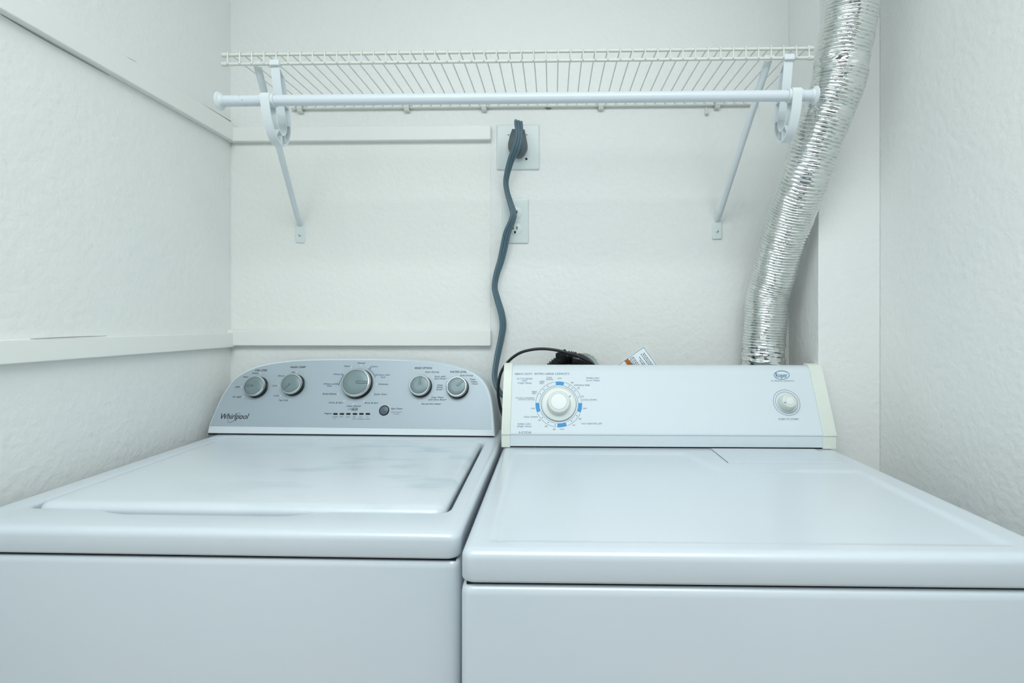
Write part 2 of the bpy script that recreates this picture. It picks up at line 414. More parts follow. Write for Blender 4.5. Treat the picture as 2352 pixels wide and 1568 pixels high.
for s, a, b, y in (('Sensing',763,775.4,957.5),('Fill',766,770.6,962),('Wash',780,787.9,957.7),('Rinse',795,803,957.8),('Final',809.9,817,957.8),('Spin',809.9,816,962.5),('Cycle',824,832,958),
                   ('Complete',820,835,962.8),('Lid',841,846,958),('Locked',837.6,849,962.9)): T(s, a, b, y, 2.3, 'ink_soft_grey')
T('Start / Pause', 898, 923.8, 939.8, 3.4, bold=B_); T('Hold 3 Seconds', 898, 922, 947, 2.3, 'ink_soft_grey', shear=0); T('to Cancel', 902.8, 916.5, 951.3, 2.3, 'ink_soft_grey', shear=0)
T('RINSE OPTION', 952, 992.4, 847, 4.2, bold=B_); T('WATER LEVEL', 1033.9, 1071.5, 855.7, 4.2, bold=B_)
for s, a, b, y in (('Auto Sensing',976,1008.8,855.5),('Auto with',998.4,1022.5,866),('Extra Rinse*',997,1026,871),('Deep',1003.9,1016.7,885.7),('Water',1003,1018,891),('Rinse*',1002,1018,896),
                   ('Deep Water',990.5,1019.8,914),('with Extra Rinse*',983.8,1025.8,919.3),('Auto Sensing',1056,1086.5,863.4),('Deep',1079,1092,872.5),('Water',1081,1096.6,878),('Wash',1083.4,1097.5,883)): T(s, a, b, y, 3.8)
T('*Use with Fabric Softener', 967, 1013, 928.5, 2.8, bold=B_)
T('Whirlpool', 505.8, 570, 961.8, 12.2, 'ink', bold=.012, shear=.24)
for (x, y) in ((597.7,857),(554.7,888),(558,911.5),(680.7,854),(639.7,885),(643.6,908.5),(665,918.4),(829,839),(806,843.5),(865,882),(776.5,904),(855.5,905),(790,920.5),(836.5,921.5),(811.5,927.5),(964,925)): wp.disc(x, y, 1.7, 'ink_white')
for (x, y) in ((786,859.8),(775,881.6),(850.5,845),(863.8,860.8)): wp.stroke([(x+1.4*math.cos(a*.7854), y+1.4*math.sin(a*.7854)) for a in range(8)], 1.0, 'ink_blue', True)
wp.stroke(smoothpx([(790,860.5),(784,869),(780,877.5),(777.8,886)]), 1.1, 'ink_blue'); wp.stroke(smoothpx([(845.2,846.2),(852.5,851.8),(858.2,858.5),(862,866.2)]), 1.1, 'ink_blue')
wp.stroke(smoothpx([(994,864),(999.5,874),(1000,889),(995,904),(985,915),(972,921.5),(964,922.5)]), .8, 'ink_white')
wp.stroke(smoothpx([(806,940.5),(807,937.5),(811,936.5),(813.5,935.6),(817,937),(820.5,937.2),(821.5,939.5),(820,942),(809,942.2)]), .7, 'ink', True)
# the swoosh through the maker's mark
el = lambda a: (537.5 + 17*math.cos(a)*math.cos(.62) + 5.5*math.sin(a)*math.sin(.62), 959 - 17*math.cos(a)*math.sin(.62) + 5.5*math.sin(a)*math.cos(.62))
wp.stroke([el(math.radians(a)) for a in range(-70, 60, 10)], .9, 'ink_soft_grey'); wp.stroke([el(math.radians(a)) for a in range(85, 225, 10)], 1.0, 'ink_soft_grey')
wp.build(panel, True, {'ink_white': 'position_marks', 'ink_blue': 'blue_lettering'})
for x in (770.5, 785.5, 800.3, 815.3, 830.1, 845):
    c = WI @ wp.at(x, 950.3, .0006); k = 1.07/1000
    lp = []
    for (r, h) in ((1, -.001), (1, .0004), (.75, .0009)):
        lp.append([c + wp.u*(3.2*k*(1 if math.cos(a) > 0 else -1) + 2.1*k*r*math.cos(a)) + wp.w*2.1*k*r*math.sin(a) + wnl*h for a in [math.radians(15+30*i) for i in range(12)]])
    obj('indicator_light', MB().loft(lp), 'slot', panel, local=True)
def washer_knob(px, py, rpx, ang):
    hk = .019; c = wp.at(px, py, hk) - wp.n*hk; R = rpx * (c - EYE).dot(FWD) / F_PX
    c = WI @ c; n = wnl; u = WI.to_3x3() @ wp.u; w = n.cross(u)
    kn = obj('control_knob', MB().lathe([(R*1.05, 0), (R*1.05, .0015), (R*.98, .0025), (R*.96, hk*.62), (R*.9, hk*.68)], c, n, u), 'black_plastic', washer, local=True)
    obj('knob_rim', MB().lathe([(R*.97, hk*.60), (R*1.0, hk*.66), (R*1.0, hk*.78), (R*.96, hk*.92), (R*.9, hk), (R*.865, hk), (R*.855, hk*.94)], c, n, u, cap0=True, cap1=True), 'chrome', kn, local=True)
    obj('knob_seam', MB().lathe([(R*.87, hk*.93), (R*.87, hk*.965), (R*.80, hk*.968)], c, n, u), 'knob_groove', kn, local=True)
    obj('knob_face', MB().lathe([(R*.83, hk*.95), (R*.83, hk*.985), (R*.80, hk*1.01), (R*.4, hk*1.0), (R*.05, hk*.995)], c, n, u), 'knob_face_grey', kn, local=True)
    d = u*math.sin(math.radians(ang)) + w*math.cos(math.radians(ang)); e = n.cross(d)
    def bar(r0, r1, hwid, h0, h1):
        q = [c + d*r0 + e*hwid*.5, c + d*(r0-hwid*.8), c + d*r0 - e*hwid*.5, c + d*r1 - e*hwid*.5, c + d*r1 + e*hwid*.5]
        q = [c + d*r0 + e*hwid/2, c + d*r1 + e*hwid/2, c + d*r1 - e*hwid/2, c + d*r0 - e*hwid/2, c + d*(r0-hwid*.35)]
        return MB().loft([[p + n*h0 for p in q], [p + n*h1 for p in q]])
    obj('pointer_groove', bar(R*.08, R*.84, R*.19, hk*.9, hk*1.022), 'knob_groove', kn, local=True)
    obj('pointer', bar(R*.10, R*.88, R*.10, hk*.9, hk*1.035), 'knob_face_grey', kn, local=True)
    return kn
washer_knob(582, 885, 23.8, -88); washer_knob(667, 880, 24.2, -130); washer_knob(816, 876.8, 33.5, 92); washer_knob(963, 883.5, 24.3, 2); washer_knob(1048.5, 886.5, 24.3, 48)
c = wp.at(882, 942, .003) - wp.n*.003; R = 12.2 * (c-EYE).dot(FWD)/F_PX; cl = WI @ c; ul = WI.to_3x3() @ wp.u
bt = obj('start_button', MB().lathe([(R*.84, 0), (R*.84, .0025), (R*.78, .0036), (R*.5, .0046), (R*.1, .005)], cl, wnl, ul, 32), 'button_grey', washer, local=True)
obj('button_ring', MB().lathe([(R*1.0, 0), (R*1.0, .0016), (R*.9, .0022), (R*.84, .0014)], cl, wnl, ul, 32, cap1=False), 'black_plastic', bt, local=True)
obj('button_halo', MB().lathe([(R*1.1, 0), (R*1.1, .0010), (R*1.0, .0012)], cl, wnl, ul, 32, cap1=False), 'ink_white', bt, local=True)

# ------------------------------------------------------------------ dryer
DZ = CZ - .2775; dx0, dx1, dyf, dyb = -.1135, .6205, .6215, 1.222
dryer = thing('clothes_dryer', 'white clothes dryer with a flat white control console and round cream dial', 'clothes dryer', ((dx0+dx1)/2, dyf, 0))
dt = DZ - .0405
zc = dt - .003
obj('cabinet', MB().loft([rrect(dx0, dx1, dyf+.001, dyb, .014, .02), rrect(dx0, dx1, dyf+.001, dyb, .014, zc-.012), rrect(dx0+.001, dx1-.001, dyf+.002, dyb, .014, zc-.006),
      rrect(dx0+.004, dx1-.004, dyf+.005, dyb, .012, zc-.0018), rrect(dx0+.009, dx1-.009, dyf+.010, dyb-.005, .008, zc), rrect(dx0+.03, dx1-.03, dyf+.03, dyb-.03, .008, zc)]), 'enamel', dryer)
for x in (dx0+.06, dx1-.06):
    for y in (dyf+.06, dyb-.06): obj('foot', MB().lathe([(.018, 0), (.022, .006), (.022, .012), (.01, .014), (.01, .022)], (x, y, 0), (0,0,1), (1,0,0), 20), 'black_plastic', dryer)
obj('gap_shade', MB().box(dx0+.007, dx1-.007, dyf+.008, dyb-.01, zc-.0012, dt+.0012), 'slot', dryer)  # shade of the gap between cabinet and top, put in as a black box
er = .012; L = []
L.append(rrect(dx0+.02, dx1-.02, dyf+.02, dyb-.02, .01, dt)); L.append(rrect(dx0+.004, dx1-.004, dyf+.004, dyb, .014, dt))
L.append(rrect(dx0+.001, dx1-.001, dyf+.001, dyb, .016, dt+.002)); L.append(rrect(dx0, dx1, dyf, dyb, .0165, dt+.005))
for k in range(7):
    a = math.radians(90*k/6); d = er*(1-math.cos(a)); L.append(rrect(dx0+d, dx1-d, dyf+d, dyb-d, .0165-d, DZ-er+er*math.sin(a)))
L.append(rrect(dx0+.0165, dx1-.0165, dyf+.0165, dyb-.0165, .0005, DZ))
tpm = MB().loft(L, True, False)
poly = [(-.078,.652),(.574,.652),(.574,.978),(.318,.978),(.282,1.100),(-.078,1.100)]
def sdf(x, y):
    d = 9; ins = False; n = len(poly)
    for i in range(n):
        ax, ay = poly[i]; bx, by = poly[(i+1) % n]; ex, ey = bx-ax, by-ay
        t = max(0, min(1, ((x-ax)*ex+(y-ay)*ey)/(ex*ex+ey*ey))); d = min(d, math.hypot(x-ax-ex*t, y-ay-ey*t))
        if (ay > y) != (by > y) and x < (bx-ax)*(y-ay)/(by-ay)+ax: ins = not ins
    return -d if ins else d
gx0, gx1, gy0, gy1 = dx0+.0165, dx1-.0165, dyf+.0165, dyb-.0165; nx, ny = 176, 142; vs = []
for j in range(ny+1):
    for i in range(nx+1):
        x = gx0+(gx1-gx0)*i/nx; y = gy0+(gy1-gy0)*j/ny; z = DZ
        if 0 < i < nx and 0 < j < ny:
            t = max(0, min(1, (.004 - sdf(x, y)) / .014)); z -= .0042*t*t*(3-2*t)
        vs.append((x, y, z))
tpm.add(vs, [(j*(nx+1)+i, j*(nx+1)+i+1, (j+1)*(nx+1)+i+1, (j+1)*(nx+1)+i) for j in range(ny) for i in range(nx)])
obj('top_panel', tpm, 'enamel', dryer, smooth=50)
a = PZ(1673, 1063, DZ); b = PZ(1931, 1062, DZ)
ll = MB().loft([[(a.x+g*1, 1.132, DZ+z), (b.x-g, 1.132, DZ+z), (b.x-g, a.y+g, DZ+z), (a.x+g, a.y+g, DZ+z)][::-1] for (g, z) in ((0, -.001), (0, .0012), (.001, .002))])
lint = obj('lint_lid', ll, 'enamel', dryer)
obj('seam', MB().box(a.x-.0009, a.x-.0001, a.y+.001, 1.130, DZ-.001, DZ+.0004), 'knob_groove', lint)
# console profile in (y, z), swept across
D = lambda h: CZ + h
lowY = 1.137
prof = [(lowY, DZ+.0035), (lowY-.0004, D(-.2485)), (lowY-.0022, D(-.2478)), (lowY-.0022, D(-.2455)), (1.1905, D(-.1145)), (1.1945, D(-.1085)), (1.201, D(-.1035)), (1.210, D(-.1005)), (1.222, D(-.1000)), (1.222, DZ+.0035)]
xl1 = P(1172, 1010, lowY).x; xr1 = P(1889, 1010, lowY).x
obj('gap_shade', MB().box(xl1, xr1, lowY+.003, 1.21, DZ-.0005, DZ+.004), 'slot', dryer)  # black filler standing for the shade under the dryer console
obj('console', MB().prism([(xl1-.004, y, z) for y, z in prof], (xr1-xl1+.008, 0, 0)), 'enamel_bright', dryer, smooth=30)
pb, pt = Vector((0, lowY-.0022, D(-.2455))), Vector((0, 1.1905, D(-.1145)))
tdir = (pt - pb).normalized(); dn = Vector((0, -tdir.z, tdir.y))
dp = Panel(pb, dn)
cap = [(lowY-.003, DZ+.001), (lowY-.003, D(-.2490)), (lowY-.0052, D(-.2480)), (lowY-.0052, D(-.2450)), (1.1885, D(-.1120)), (1.1935, D(-.1040)), (1.203, D(-.0975)), (1.212, D(-.0955)), (1.2235, D(-.0958)), (1.2235, DZ+.001)]
obj('end_cap', MB().prism([(dx0-.0012, y, z) for y, z in cap], (xl1-dx0+.0012, 0, 0)), 'cream_plastic', dryer, bevel=.0012, smooth=30)
obj('end_cap', MB().prism([(xr1, y, z) for y, z in cap], (dx1-xr1, 0, 0)), 'cream_plastic', dryer, bevel=.0012, smooth=30)
def G(s, x0, x1, yb, capx=3.3, m='ink_slate', bold=0.008, shear=0.0): dp.text(s, x0, x1, yb, capx, m, bold, shear)
G('HEAVY DUTY', 1182.8, 1223, 860.5, 4.2, bold=.016); G('EXTRA LARGE CAPACITY', 1228, 1307.8, 860.2, 4.2, bold=.016); G('5 CYCLE', 1192, 1220, 995, 4.6, bold=.016)
for s, a, b, y in (('AUTO SENSE',1187,1223,871.2),('DRY',1199.6,1211,876),('(High Heat)',1189,1221,881),('TIMED DRY',1188,1220,975.5),('(High Heat)',1188,1220.5,980.5),('TIMED DRY',1346,1377,870),
                   ('(Low Heat)',1346.5,1377,875),('NO HEAT/FLUFF',1336,1382.8,974.5)): G(s, a, b, y, 3.7, 'ink_pale_blue')
for s, a, b, y in (('COOL',1255,1268.5,868.5),('DOWN',1254.7,1270,872.7),('LESS',1239,1250.6,877.5),('DRY',1240,1249.6,881.7),('WRINKLE FREE',1318.5,1354.7,886),('COOL DOWN',1338,1370.5,919.5),('COOL DOWN',1202.7,1234.8,958.8),
                   ('VERY',1221,1233.8,901),('DRY',1222.5,1232,904.9),('30',1311,1317,880),('20',1325.6,1331.7,892.5),('10',1335.5,1340.4,911.5),('20',1329,1335,963),('10',1316,1320.5,977.7),('30',1270,1275.6,987.2),('20',1251,1257.8,980.3),('10',1236.4,1241,966.5)): G(s, a, b, y)
for s, a, b, y in (('OFF',1280.7,1290.4,870.3),('OFF',1338,1347.5,939.5),('OFF',1286,1295.5,987.2),('OFF',1219.5,1228.7,939.5)): G(s, a, b, y, 3.2, 'ink_pale_blue')
G('ENERGY PREFERRED', 1189.4, 1227.7, 915, 2.4); G('AUTOMATIC SETTING', 1189.4, 1227.7, 918.8, 2.4); dp.disc(1186.3, 913.2, 1.1, 'ink')
G('Roper', 1782.6, 1809, 866.6, 10.2, 'ink_logo_blue', bold=.02); G('BY  WHIRLPOOL  CORPORATION', 1772, 1823.7, 875.6, 2.4); G('PUSH TO START', 1789, 1835.7, 964.3, 4.2, 'ink_pale_blue', bold=.014)
dp.stroke([(1795.4 + 17.2*math.cos(a*math.pi/24), 861.1 + 9.9*math.sin(a*math.pi/24)) for a in range(48)], 1.3, 'ink_logo_blue', True)
dc = dp.at(1283.4, 927.6); K = (dc - EYE).dot(FWD) / F_PX
segs = [(-8, 14), (87, 111.5), (160, 184), (248.5, 273)]
for a0, a1 in segs: dp.sector(dc, 44.5*K, 53.5*K, a0, a1, 'ink_bright_blue')
for (a0, a1) in ((16, 85), (113.5, 158), (186, 246.5), (275, 350)):
    for r in (53.2, 44.5): dp.stroke(dp.arcpts(dc, r*K, a0, a1, 24), .75, 'ink_slate', px=False)
for a in (30, 40, 50, 70.4, 123.4, 143.7, 189.8, 209.7, 230, 299, 315, 328.6):
    q = dp.arcpts(dc, 48.8*K, a, a, 1)[0]; dp.push('ink', [q + dp.n*.0004 + dp.u*1.1*K*math.cos(i*math.pi/5) + dp.w*1.1*K*math.sin(i*math.pi/5) for i in range(10)], [tuple(range(10))])
sc = dp.at(1806.6, 924.3)
for r in (29.5, 24.5): dp.stroke(dp.arcpts(sc, r*K*1.01, 0, 352.5, 47), .8, 'ink_slate', True, px=False)
panel_lettering = obj('control_panel', MB().prism([Vector((xl1+.001, 0, 0)) + pb + tdir*.001 - dn*.0006, Vector((xr1-.001, 0, 0)) + pb + tdir*.001 - dn*.0006, Vector((xr1-.001, 0, 0)) + pt - tdir*.001 - dn*.0006, Vector((xl1+.001, 0, 0)) + pt - tdir*.001 - dn*.0006], dn*.0008), 'enamel_bright', dryer)
dp.build(panel_lettering, False, {'ink_bright_blue': 'dial_marks', 'ink_logo_blue': 'logo', 'ink_pale_blue': 'blue_lettering'})
def lat(prof, seg=56): return MB().lathe(prof, dc, dn, dp.u, seg)
dial = obj('timer_dial', lat([(39.8*K, 0), (39.8*K, .0035), (38.6*K, .0045), (37*K, .0042)]), 'knob_plastic', dryer)
obj('dial_bezel', lat([(40.4*K, 0), (40.4*K, .0026), (39.9*K, .0030)]), 'ink_slate', dial)
obj('dial_skirt', lat([(37.2*K, .003), (37.0*K, .0050), (33*K, .0062), (28*K, .0066)]), 'knob_cap', dial)
hk = .024
obj('dial_grip', lat([(27.5*K, .006), (26.6*K, .010), (25.6*K, hk*.85), (24.6*K, hk*.96), (22.8*K, hk), (19.2*K, hk), (18.4*K, hk*.97)]), 'knob_plastic', dial)
obj('dial_cap', lat([(18.3*K, hk*.95), (18.3*K, hk*1.0), (17.6*K, hk*1.03), (2*K, hk*1.05)]), 'knob_cap', dial)
q = dc + (dp.u*math.sin(math.radians(57)) + dp.w*math.cos(math.radians(57)))*30.5*K + dn*.0068; d1 = (q - dc - dn*.0068).normalized(); e1 = dn.cross(d1)
obj('pointer', MB().prism([q - d1*2.4*K - e1*.9*K, q + d1*2.4*K - e1*.9*K, q + d1*2.4*K + e1*.9*K, q - d1*2.4*K + e1*.9*K], dn*.0006), 'ink_pale_blue', dial)
hk2 = .024; sb = dp.at(1814.3, 919.6, hk2) - dn*hk2
def lat2(prof, seg=40): return MB().lathe(prof, sb, dn, dp.u, seg)
sk = obj('start_knob', lat2([(17.8*K, 0), (17.8*K, .004), (17.4*K, .010), (17.0*K, hk2*.8), (15*K, hk2*.95), (12.5*K, hk2), (9.6*K, hk2), (9.0*K, hk2*.98)]), 'knob_plastic', dryer)
obj('knob_cap', lat2([(9.0*K, hk2*.95), (9.0*K, hk2*1.0), (8.2*K, hk2*1.03), (1*K, hk2*1.04)]), 'knob_cap', sk)
q = sb + dp.u*(-11.5*K) + dp.w*(-4.5*K) + dn*(hk2*.985)
obj('position_mark', MB().lathe([(1.5*K, 0), (1.5*K, .0009)], q, dn, dp.u, 12), 'ink_slate', sk)

# ------------------------------------------------------------------ wire shelf
YF, YR = 1.058, 1.3425
sa, sb_ = P(515, 125.5, YF), P(1863, 112.5, YF)
zt_ = (sa.z + sb_.z) / 2; zl_ = (P(515, 148, YF).z + P(1863, 134, YF).z) / 2
xr0, xr1_ = sa.x, sb_.x
zr = (P(700, 247, YR).z + P(1700, 241, YR).z) / 2
shelf = thing('wire_shelf', 'white vinyl-coated wire shelf spanning the wall above the washer and dryer', 'shelf', ((xr0+xr1_)/2, YR, zr))
obj('front_rail', MB().tube([(xr0, YF, zt_), (xr1_, YF, zt_)], .0033, 12), 'shelf_vinyl', shelf)
obj('lower_rail', MB().tube([(xr0, YF-.001, zl_), (xr1_, YF-.001, zl_)], .0033, 12), 'shelf_vinyl', shelf)
obj('rear_rail', MB().tube([(xr0, YR, zr), (xr1_, YR, zr)], .0033, 12), 'shelf_vinyl', shelf)
for x, s in ((xr0, -1), (xr1_, 1)):
    for z, y in ((zt_, YF), (zl_, YF-.001), (zr, YR)):
        obj('end_cap', MB().lathe([(.0045, 0), (.0048, .008), (.0042, .012), (.002, .0138)], (x - s*.008, y, z), (s, 0, 0), (0, 0, 1), 14), 'shelf_vinyl', shelf)
w0 = P(526, 125, YF).x; w1 = P(1856, 113, YF).x
wire_path = [(w0, YR+.003, zr+.0046), (w0, YR-.05, zr+.0046), (w0, YF+.008, zt_+.0046), (w0, YF-.001, zt_+.0046), (w0, YF-.0040, zt_+.0032), (w0, YF-.0047, zt_), (w0, YF-.0050, zl_+.004), (w0, YF-.0052, zl_-.001)]
first = obj('deck_wire', MB().tube(wire_path, .00145, 6), 'shelf_vinyl', shelf)
for i in range(1, 48):
    o = first.copy(); COL.objects.link(o); o.parent = shelf; o.location = first.location + Vector(((w1-w0)*i/47, 0, 0))
def wall_clip(px, n=None):
    x = P(px, 244, YR).x
    m = MB().ribbon([(YB-.0002, zr+.010), (YB-.004, zr+.011), (YR-.006, zr+.006), (YR-.007, zr-.002), (YR-.003, zr-.009), (YR+.003, zr-.011), (YB-.0002, zr-.010)], .0022, x-.0065, x+.0065)
    return obj('wall_clip', m, 'shelf_vinyl', shelf)
for px in (690, 935, 1112, 1380, 1647): wall_clip(px)
# a chipped hole below the rail and a loose anchor
an0 = P(1622, 246, YB-.004); an1 = P(1624, 262, YB-.006)
recenter(tag(obj('wall_anchor', MB().tube([an0, an0.lerp(an1, .25), an0.lerp(an1, .5), an0.lerp(an1, .8), an1], [.0012, .0022, .0034, .0052, .0045], 10), 'shelf_vinyl'), 'loose white plastic wall anchor dangling below the back rail of the wire shelf', 'wall anchor'))

# braces
def brace(label, top, foot):
    t = thing('shelf_brace', label, 'brace', foot, 'diagonal braces under the wire shelf')
    t0 = Vector(top); f0 = Vector(foot) + Vector((0, -.004, .016)); d = (f0 - t0).normalized(); side = Vector((1, 0, 0)); side = (side - d*side.dot(d)).normalized(); out = side.cross(d)
    if out.y > 0: out = -out
    loops = []
    n = 24
    for k in range(n+1):
        s = k/n; c = t0.lerp(f0, s)
        hwid = .0085 if s < .04 else .0078 - .0008*s; dep = .0075
        if s > .93: q = (s-.93)/.07; dep = .0075*(1-q) + .002*q; hwid = hwid*(1-q*.1)
        if s < .04: dep = .004 + .0035*s/.04
        loops.append([c + side*hwid*math.cos(a) + out*dep*math.sin(a) for a in [math.pi*i/8 for i in range(9)]] + [c + side*hwid*.75*math.cos(a) - out*.0012 + out*dep*.55*math.sin(a) for a in [math.pi*(8-i)/8 for i in range(9)]])
    obj('arm', MB().loft(loops), 'brace_paint', t)
    f = Vector(foot); pl = MB()
    for_loops = []
    for (g, y) in ((0, 0), (0, -.003), (.0012, -.0042), (.003, -.0045)):
        for_loops.append([(f.x + p[0], YB - .0002 + y, f.z + p[1]) for p in [(q[0], q[1]) for q in rrect(-.0125+g, .0125-g, -.030+g, .019-g, .004, 0)]])
    fp = obj('foot_plate', MB().loft(for_loops), 'plate_plastic', t)
    obj('screw', MB().lathe([(.0036, 0), (.0034, .0012), (.002, .0022), (.0004, .0025)], (f.x - .0002, YB-.0047, f.z - .010), (0, -1, 0), (1, 0, 0), 14), 'steel', fp)
    # tab that catches the lower rail
    obj('tab', MB().box(t0.x-.0105, t0.x+.0105, YF+.002, YF+.013, zl_+.0036, zl_+.0085), 'brace_paint', t, bevel=.001)
    return t
btl = P(592, 150, YF+.012); bfl = P(690.5, 532, YB-.001)
btr = P(1764, 138, YF+.012); bfr = P(1646.5, 523, YB-.001)
for v in (btl, btr): v.z = zl_ + .001
brace('white diagonal shelf brace on the left, its foot screwed above the washer', btl, bfl)
brace('white diagonal shelf brace on the right, its foot beside the foil duct', btr, bfr)

# rod and its hooks
YROD = 1.031
ra = P(505, 234.5, YROD); rb = P(1872, 217, YROD); zrod = (ra.z + rb.z)/2
def hook(label, px):
    xc = P(px, 225, YROD).x
    t = thing('rod_hook', label, 'hook', (xc, YF, zl_), 'hooks holding the closet rod'); wd = .009
    z0 = CZ
    inner_p = spline([(1.056, zl_-.004, 0), (1.062, z0+.500, 0), (1.073, z0+.462, 0), (1.084, z0+.430, 0), (1.0845, z0+.411, 0), (1.077, z0+.399, 0), (1.066, z0+.3965, 0), (1.055, z0+.403, 0), (1.046, z0+.417, 0), (1.041, zrod-.010, 0)], 4)
    outer_p = spline([(1.074, zl_-.018, 0), (1.086, z0+.490, 0), (1.098, z0+.455, 0), (1.101, z0+.420, 0), (1.094, z0+.392, 0), (1.082, z0+.378, 0), (1.068, z0+.374, 0), (1.052, z0+.379, 0), (1.036, z0+.395, 0), (1.023, z0+.422, 0), (1.0165, zrod, 0), (1.019, zrod+.010, 0)], 4)
    body = MB().ribbon([(p.x, p.y) for p in inner_p], .0025, xc-wd, xc+wd); body.ribbon([(p.x, p.y) for p in outer_p], .0028, xc-wd, xc+wd)
    for (a, b) in (((1.0665,z0+.396),(1.068,z0+.375)), ((1.078,z0+.399),(1.087,z0+.383)), ((1.055,z0+.402),(1.045,z0+.386)), ((1.083,z0+.425),(1.100,z0+.425)), ((1.072,z0+.465),(1.096,z0+.462)), ((1.0575,zl_-.008),(1.076,zl_-.022))):
        body.ribbon([a, b], .002, xc-wd*.95, xc+wd*.95)
    body.ribbon([(p.x*.5+q.x*.5, p.y*.5+q.y*.5) for p, q in zip(inner_p[2:26], outer_p[1:25])], .012, xc-.0009, xc+.0009)   # web between the walls
    obj('hook_body', body, 'white_plastic', t, smooth=40)
    obj('rod_sleeve', MB().lathe([(.0110, 0), (.0130, 0), (.0134, .003), (.0134, .024), (.0130, .027), (.0110, .027)], (xc-.0135, YROD, zrod), (1, 0, 0), (0, 0, 1), 32, False, False), 'white_plastic', t)
    obj('rail_clip', MB().box(xc+.0005-.0105, xc+.0105, YF-.0085, YF+.004, zl_-.006, zl_+.006), 'white_plastic', t, bevel=.0015)
    return t
hook('white plastic hook on the left end of the closet rod, clipped to the shelf lip', 617)
hook('white plastic hook on the right end of the closet rod, near the foil duct', 1824)
rod = thing('closet_rod', 'long white hanging rod held in hooks below the front of the wire shelf', 'closet rod', ((ra.x+rb.x)/2, YROD, zrod))
xj = P(603, 225, YROD).x
obj('tube', MB().tube([(xj, YROD, zrod), (rb.x, YROD, zrod)], .0108, 28), 'rod_paint', rod)
obj('chipped_tube_end', MB().tube([(ra.x, YROD, zrod), (xj, YROD, zrod)], .0108, 28), 'chipped_rod_paint', rod)['label'] = 'chipped white end of the rod'
for x, s in ((ra.x, -1), (rb.x, 1)):
    obj('end_flange', MB().lathe([(.0120, -.007), (.0124, -.002), (.0165, .0), (.0180, .0012), (.0182, .0028), (.0165, .0040), (.004, .0042)], (x - s*.002, YROD, zrod), (s, 0, 0), (0, 0, 1), 36), 'white_plastic', rod)

# ------------------------------------------------------------------ foil duct
ctr = [(1961, -60, 1.035), (1957, 0, 1.04), (1949, 60, 1.05), (1936, 120, 1.06), (1926, 185, 1.07), (1908, 240, 1.085), (1889, 290, 1.10), (1869, 345, 1.12), (1850, 401, 1.14), (1823, 478, 1.185), (1797, 556, 1.225), (1779, 628, 1.255), (1764, 680, 1.275), (1758, 740, 1.284), (1753, 800, 1.287), (1752, 850, 1.287)]
pts = [P(*c) for c in ctr]
top = pts[0] + (pts[0] - pts[1]).normalized()*.15
pts = [Vector((top.x+.012, top.y-.006, H)), top] + pts + [Vector((pts[-1].x, 1.287, .75)), Vector((pts[-1].x, 1.287, .45)), Vector((pts[-1].x, 1.287, .2))]
sp = spline(pts, 40)
acc = [0]
for a, b in zip(sp, sp[1:]): acc.append(acc[-1] + (b-a).length)
def at_len(s):
    import bisect
    i = min(max(bisect.bisect_right(acc, s) - 1, 0), len(sp)-2); t = (s-acc[i])/max(1e-9, acc[i+1]-acc[i]); return sp[i].lerp(sp[i+1], t)
pitch = .0068; step = pitch/6; n = int(acc[-1]/step); cl_ = [at_len(i*step) for i in range(n+1)]; fr = frames(cl_)
seg = 56; loops = []
ph = 0
for k, (p, (t, a, b)) in enumerate(zip(cl_, fr)):
    s = k*step; ph += step/(pitch*(1 + .32*noise.noise(Vector((s*14, 3.1, 0)))))
    crush = max(0, noise.noise(Vector((s*7, 9.7, 1.3))) - .12) * 1.6
    for (zc_, hh, am) in ((1.10, .055, .9), (1.72, .022, .8), (1.632, .02, .6)): crush = max(crush, am*max(0, 1 - abs(p.z - zc_)/hh))
    lp = []
    for i in range(seg):
        th = 2*math.pi*i/seg; dirv = a*math.cos(th) + b*math.sin(th)
        nz = noise.noise(Vector((s*30, math.cos(th)*1.6, math.sin(th)*1.6))); nf = noise.noise(Vector((s*110, math.cos(th)*5+7, math.sin(th)*5)))
        f = (ph + th/(2*math.pi) + .28*noise.noise(Vector((s*22, math.cos(th)*1.5+4, math.sin(th)*1.5)))) % 1
        prof_ = abs(math.sin(math.pi*f))**.8
        r = .0492 + .0036*(1 + .5*noise.noise(Vector((int(ph + th/(2*math.pi))*.37, 2, 0))))*(prof_-.5)*(1-min(.8, crush)) + .0012*nz + .0009*nf*(1+5*crush)
        lp.append(p + dirv*r)
    loops.append(lp)
recenter(tag(obj('exhaust_duct', MB().loft(loops, False, False), 'foil', smooth=80), 'silver foil flexible exhaust duct rising behind the dryer past the shelf', 'duct'))

# ------------------------------------------------------------------ outlets
def plate(p0, p1, name, m, parent, t=.005, r=.004):
    lp = []
    for (g, y) in ((0, 0), (0, -t*.5), (.0012, -t*.85), (.003, -t)):
        lp.append([(q[0], YB - .0002 + y, q[1]) for q in rrect(p0.x+g, p1.x-g, p1.z+g, p0.z-g, r, 0)])
    return obj(name, MB().loft(lp), m, parent)
a, b = P(1141, 287, YB), P(1239, 390, YB)
do = thing('dryer_outlet', 'square white high-voltage outlet plate with the grey plug in it', 'outlet', ((a.x+b.x)/2, YB, b.z))
plate(a, b, 'cover_plate', 'plate_plastic', do)
rc = P(1188.5, 337, YB-.004)
obj('receptacle', MB().lathe([(.0285, 0), (.0285, .003), (.027, .006), (.024, .0065)], (rc.x, YB-.004, rc.z), (0, -1, 0), (1, 0, 0), 40), 'beige_plastic', do)
q = P(1209, 365, YB-.0052); obj('screw_hole', MB().lathe([(.0030, 0), (.0030, .0006)], (q.x, YB-.0052, q.z), (0, -1, 0), (1, 0, 0), 16), 'slot', do)
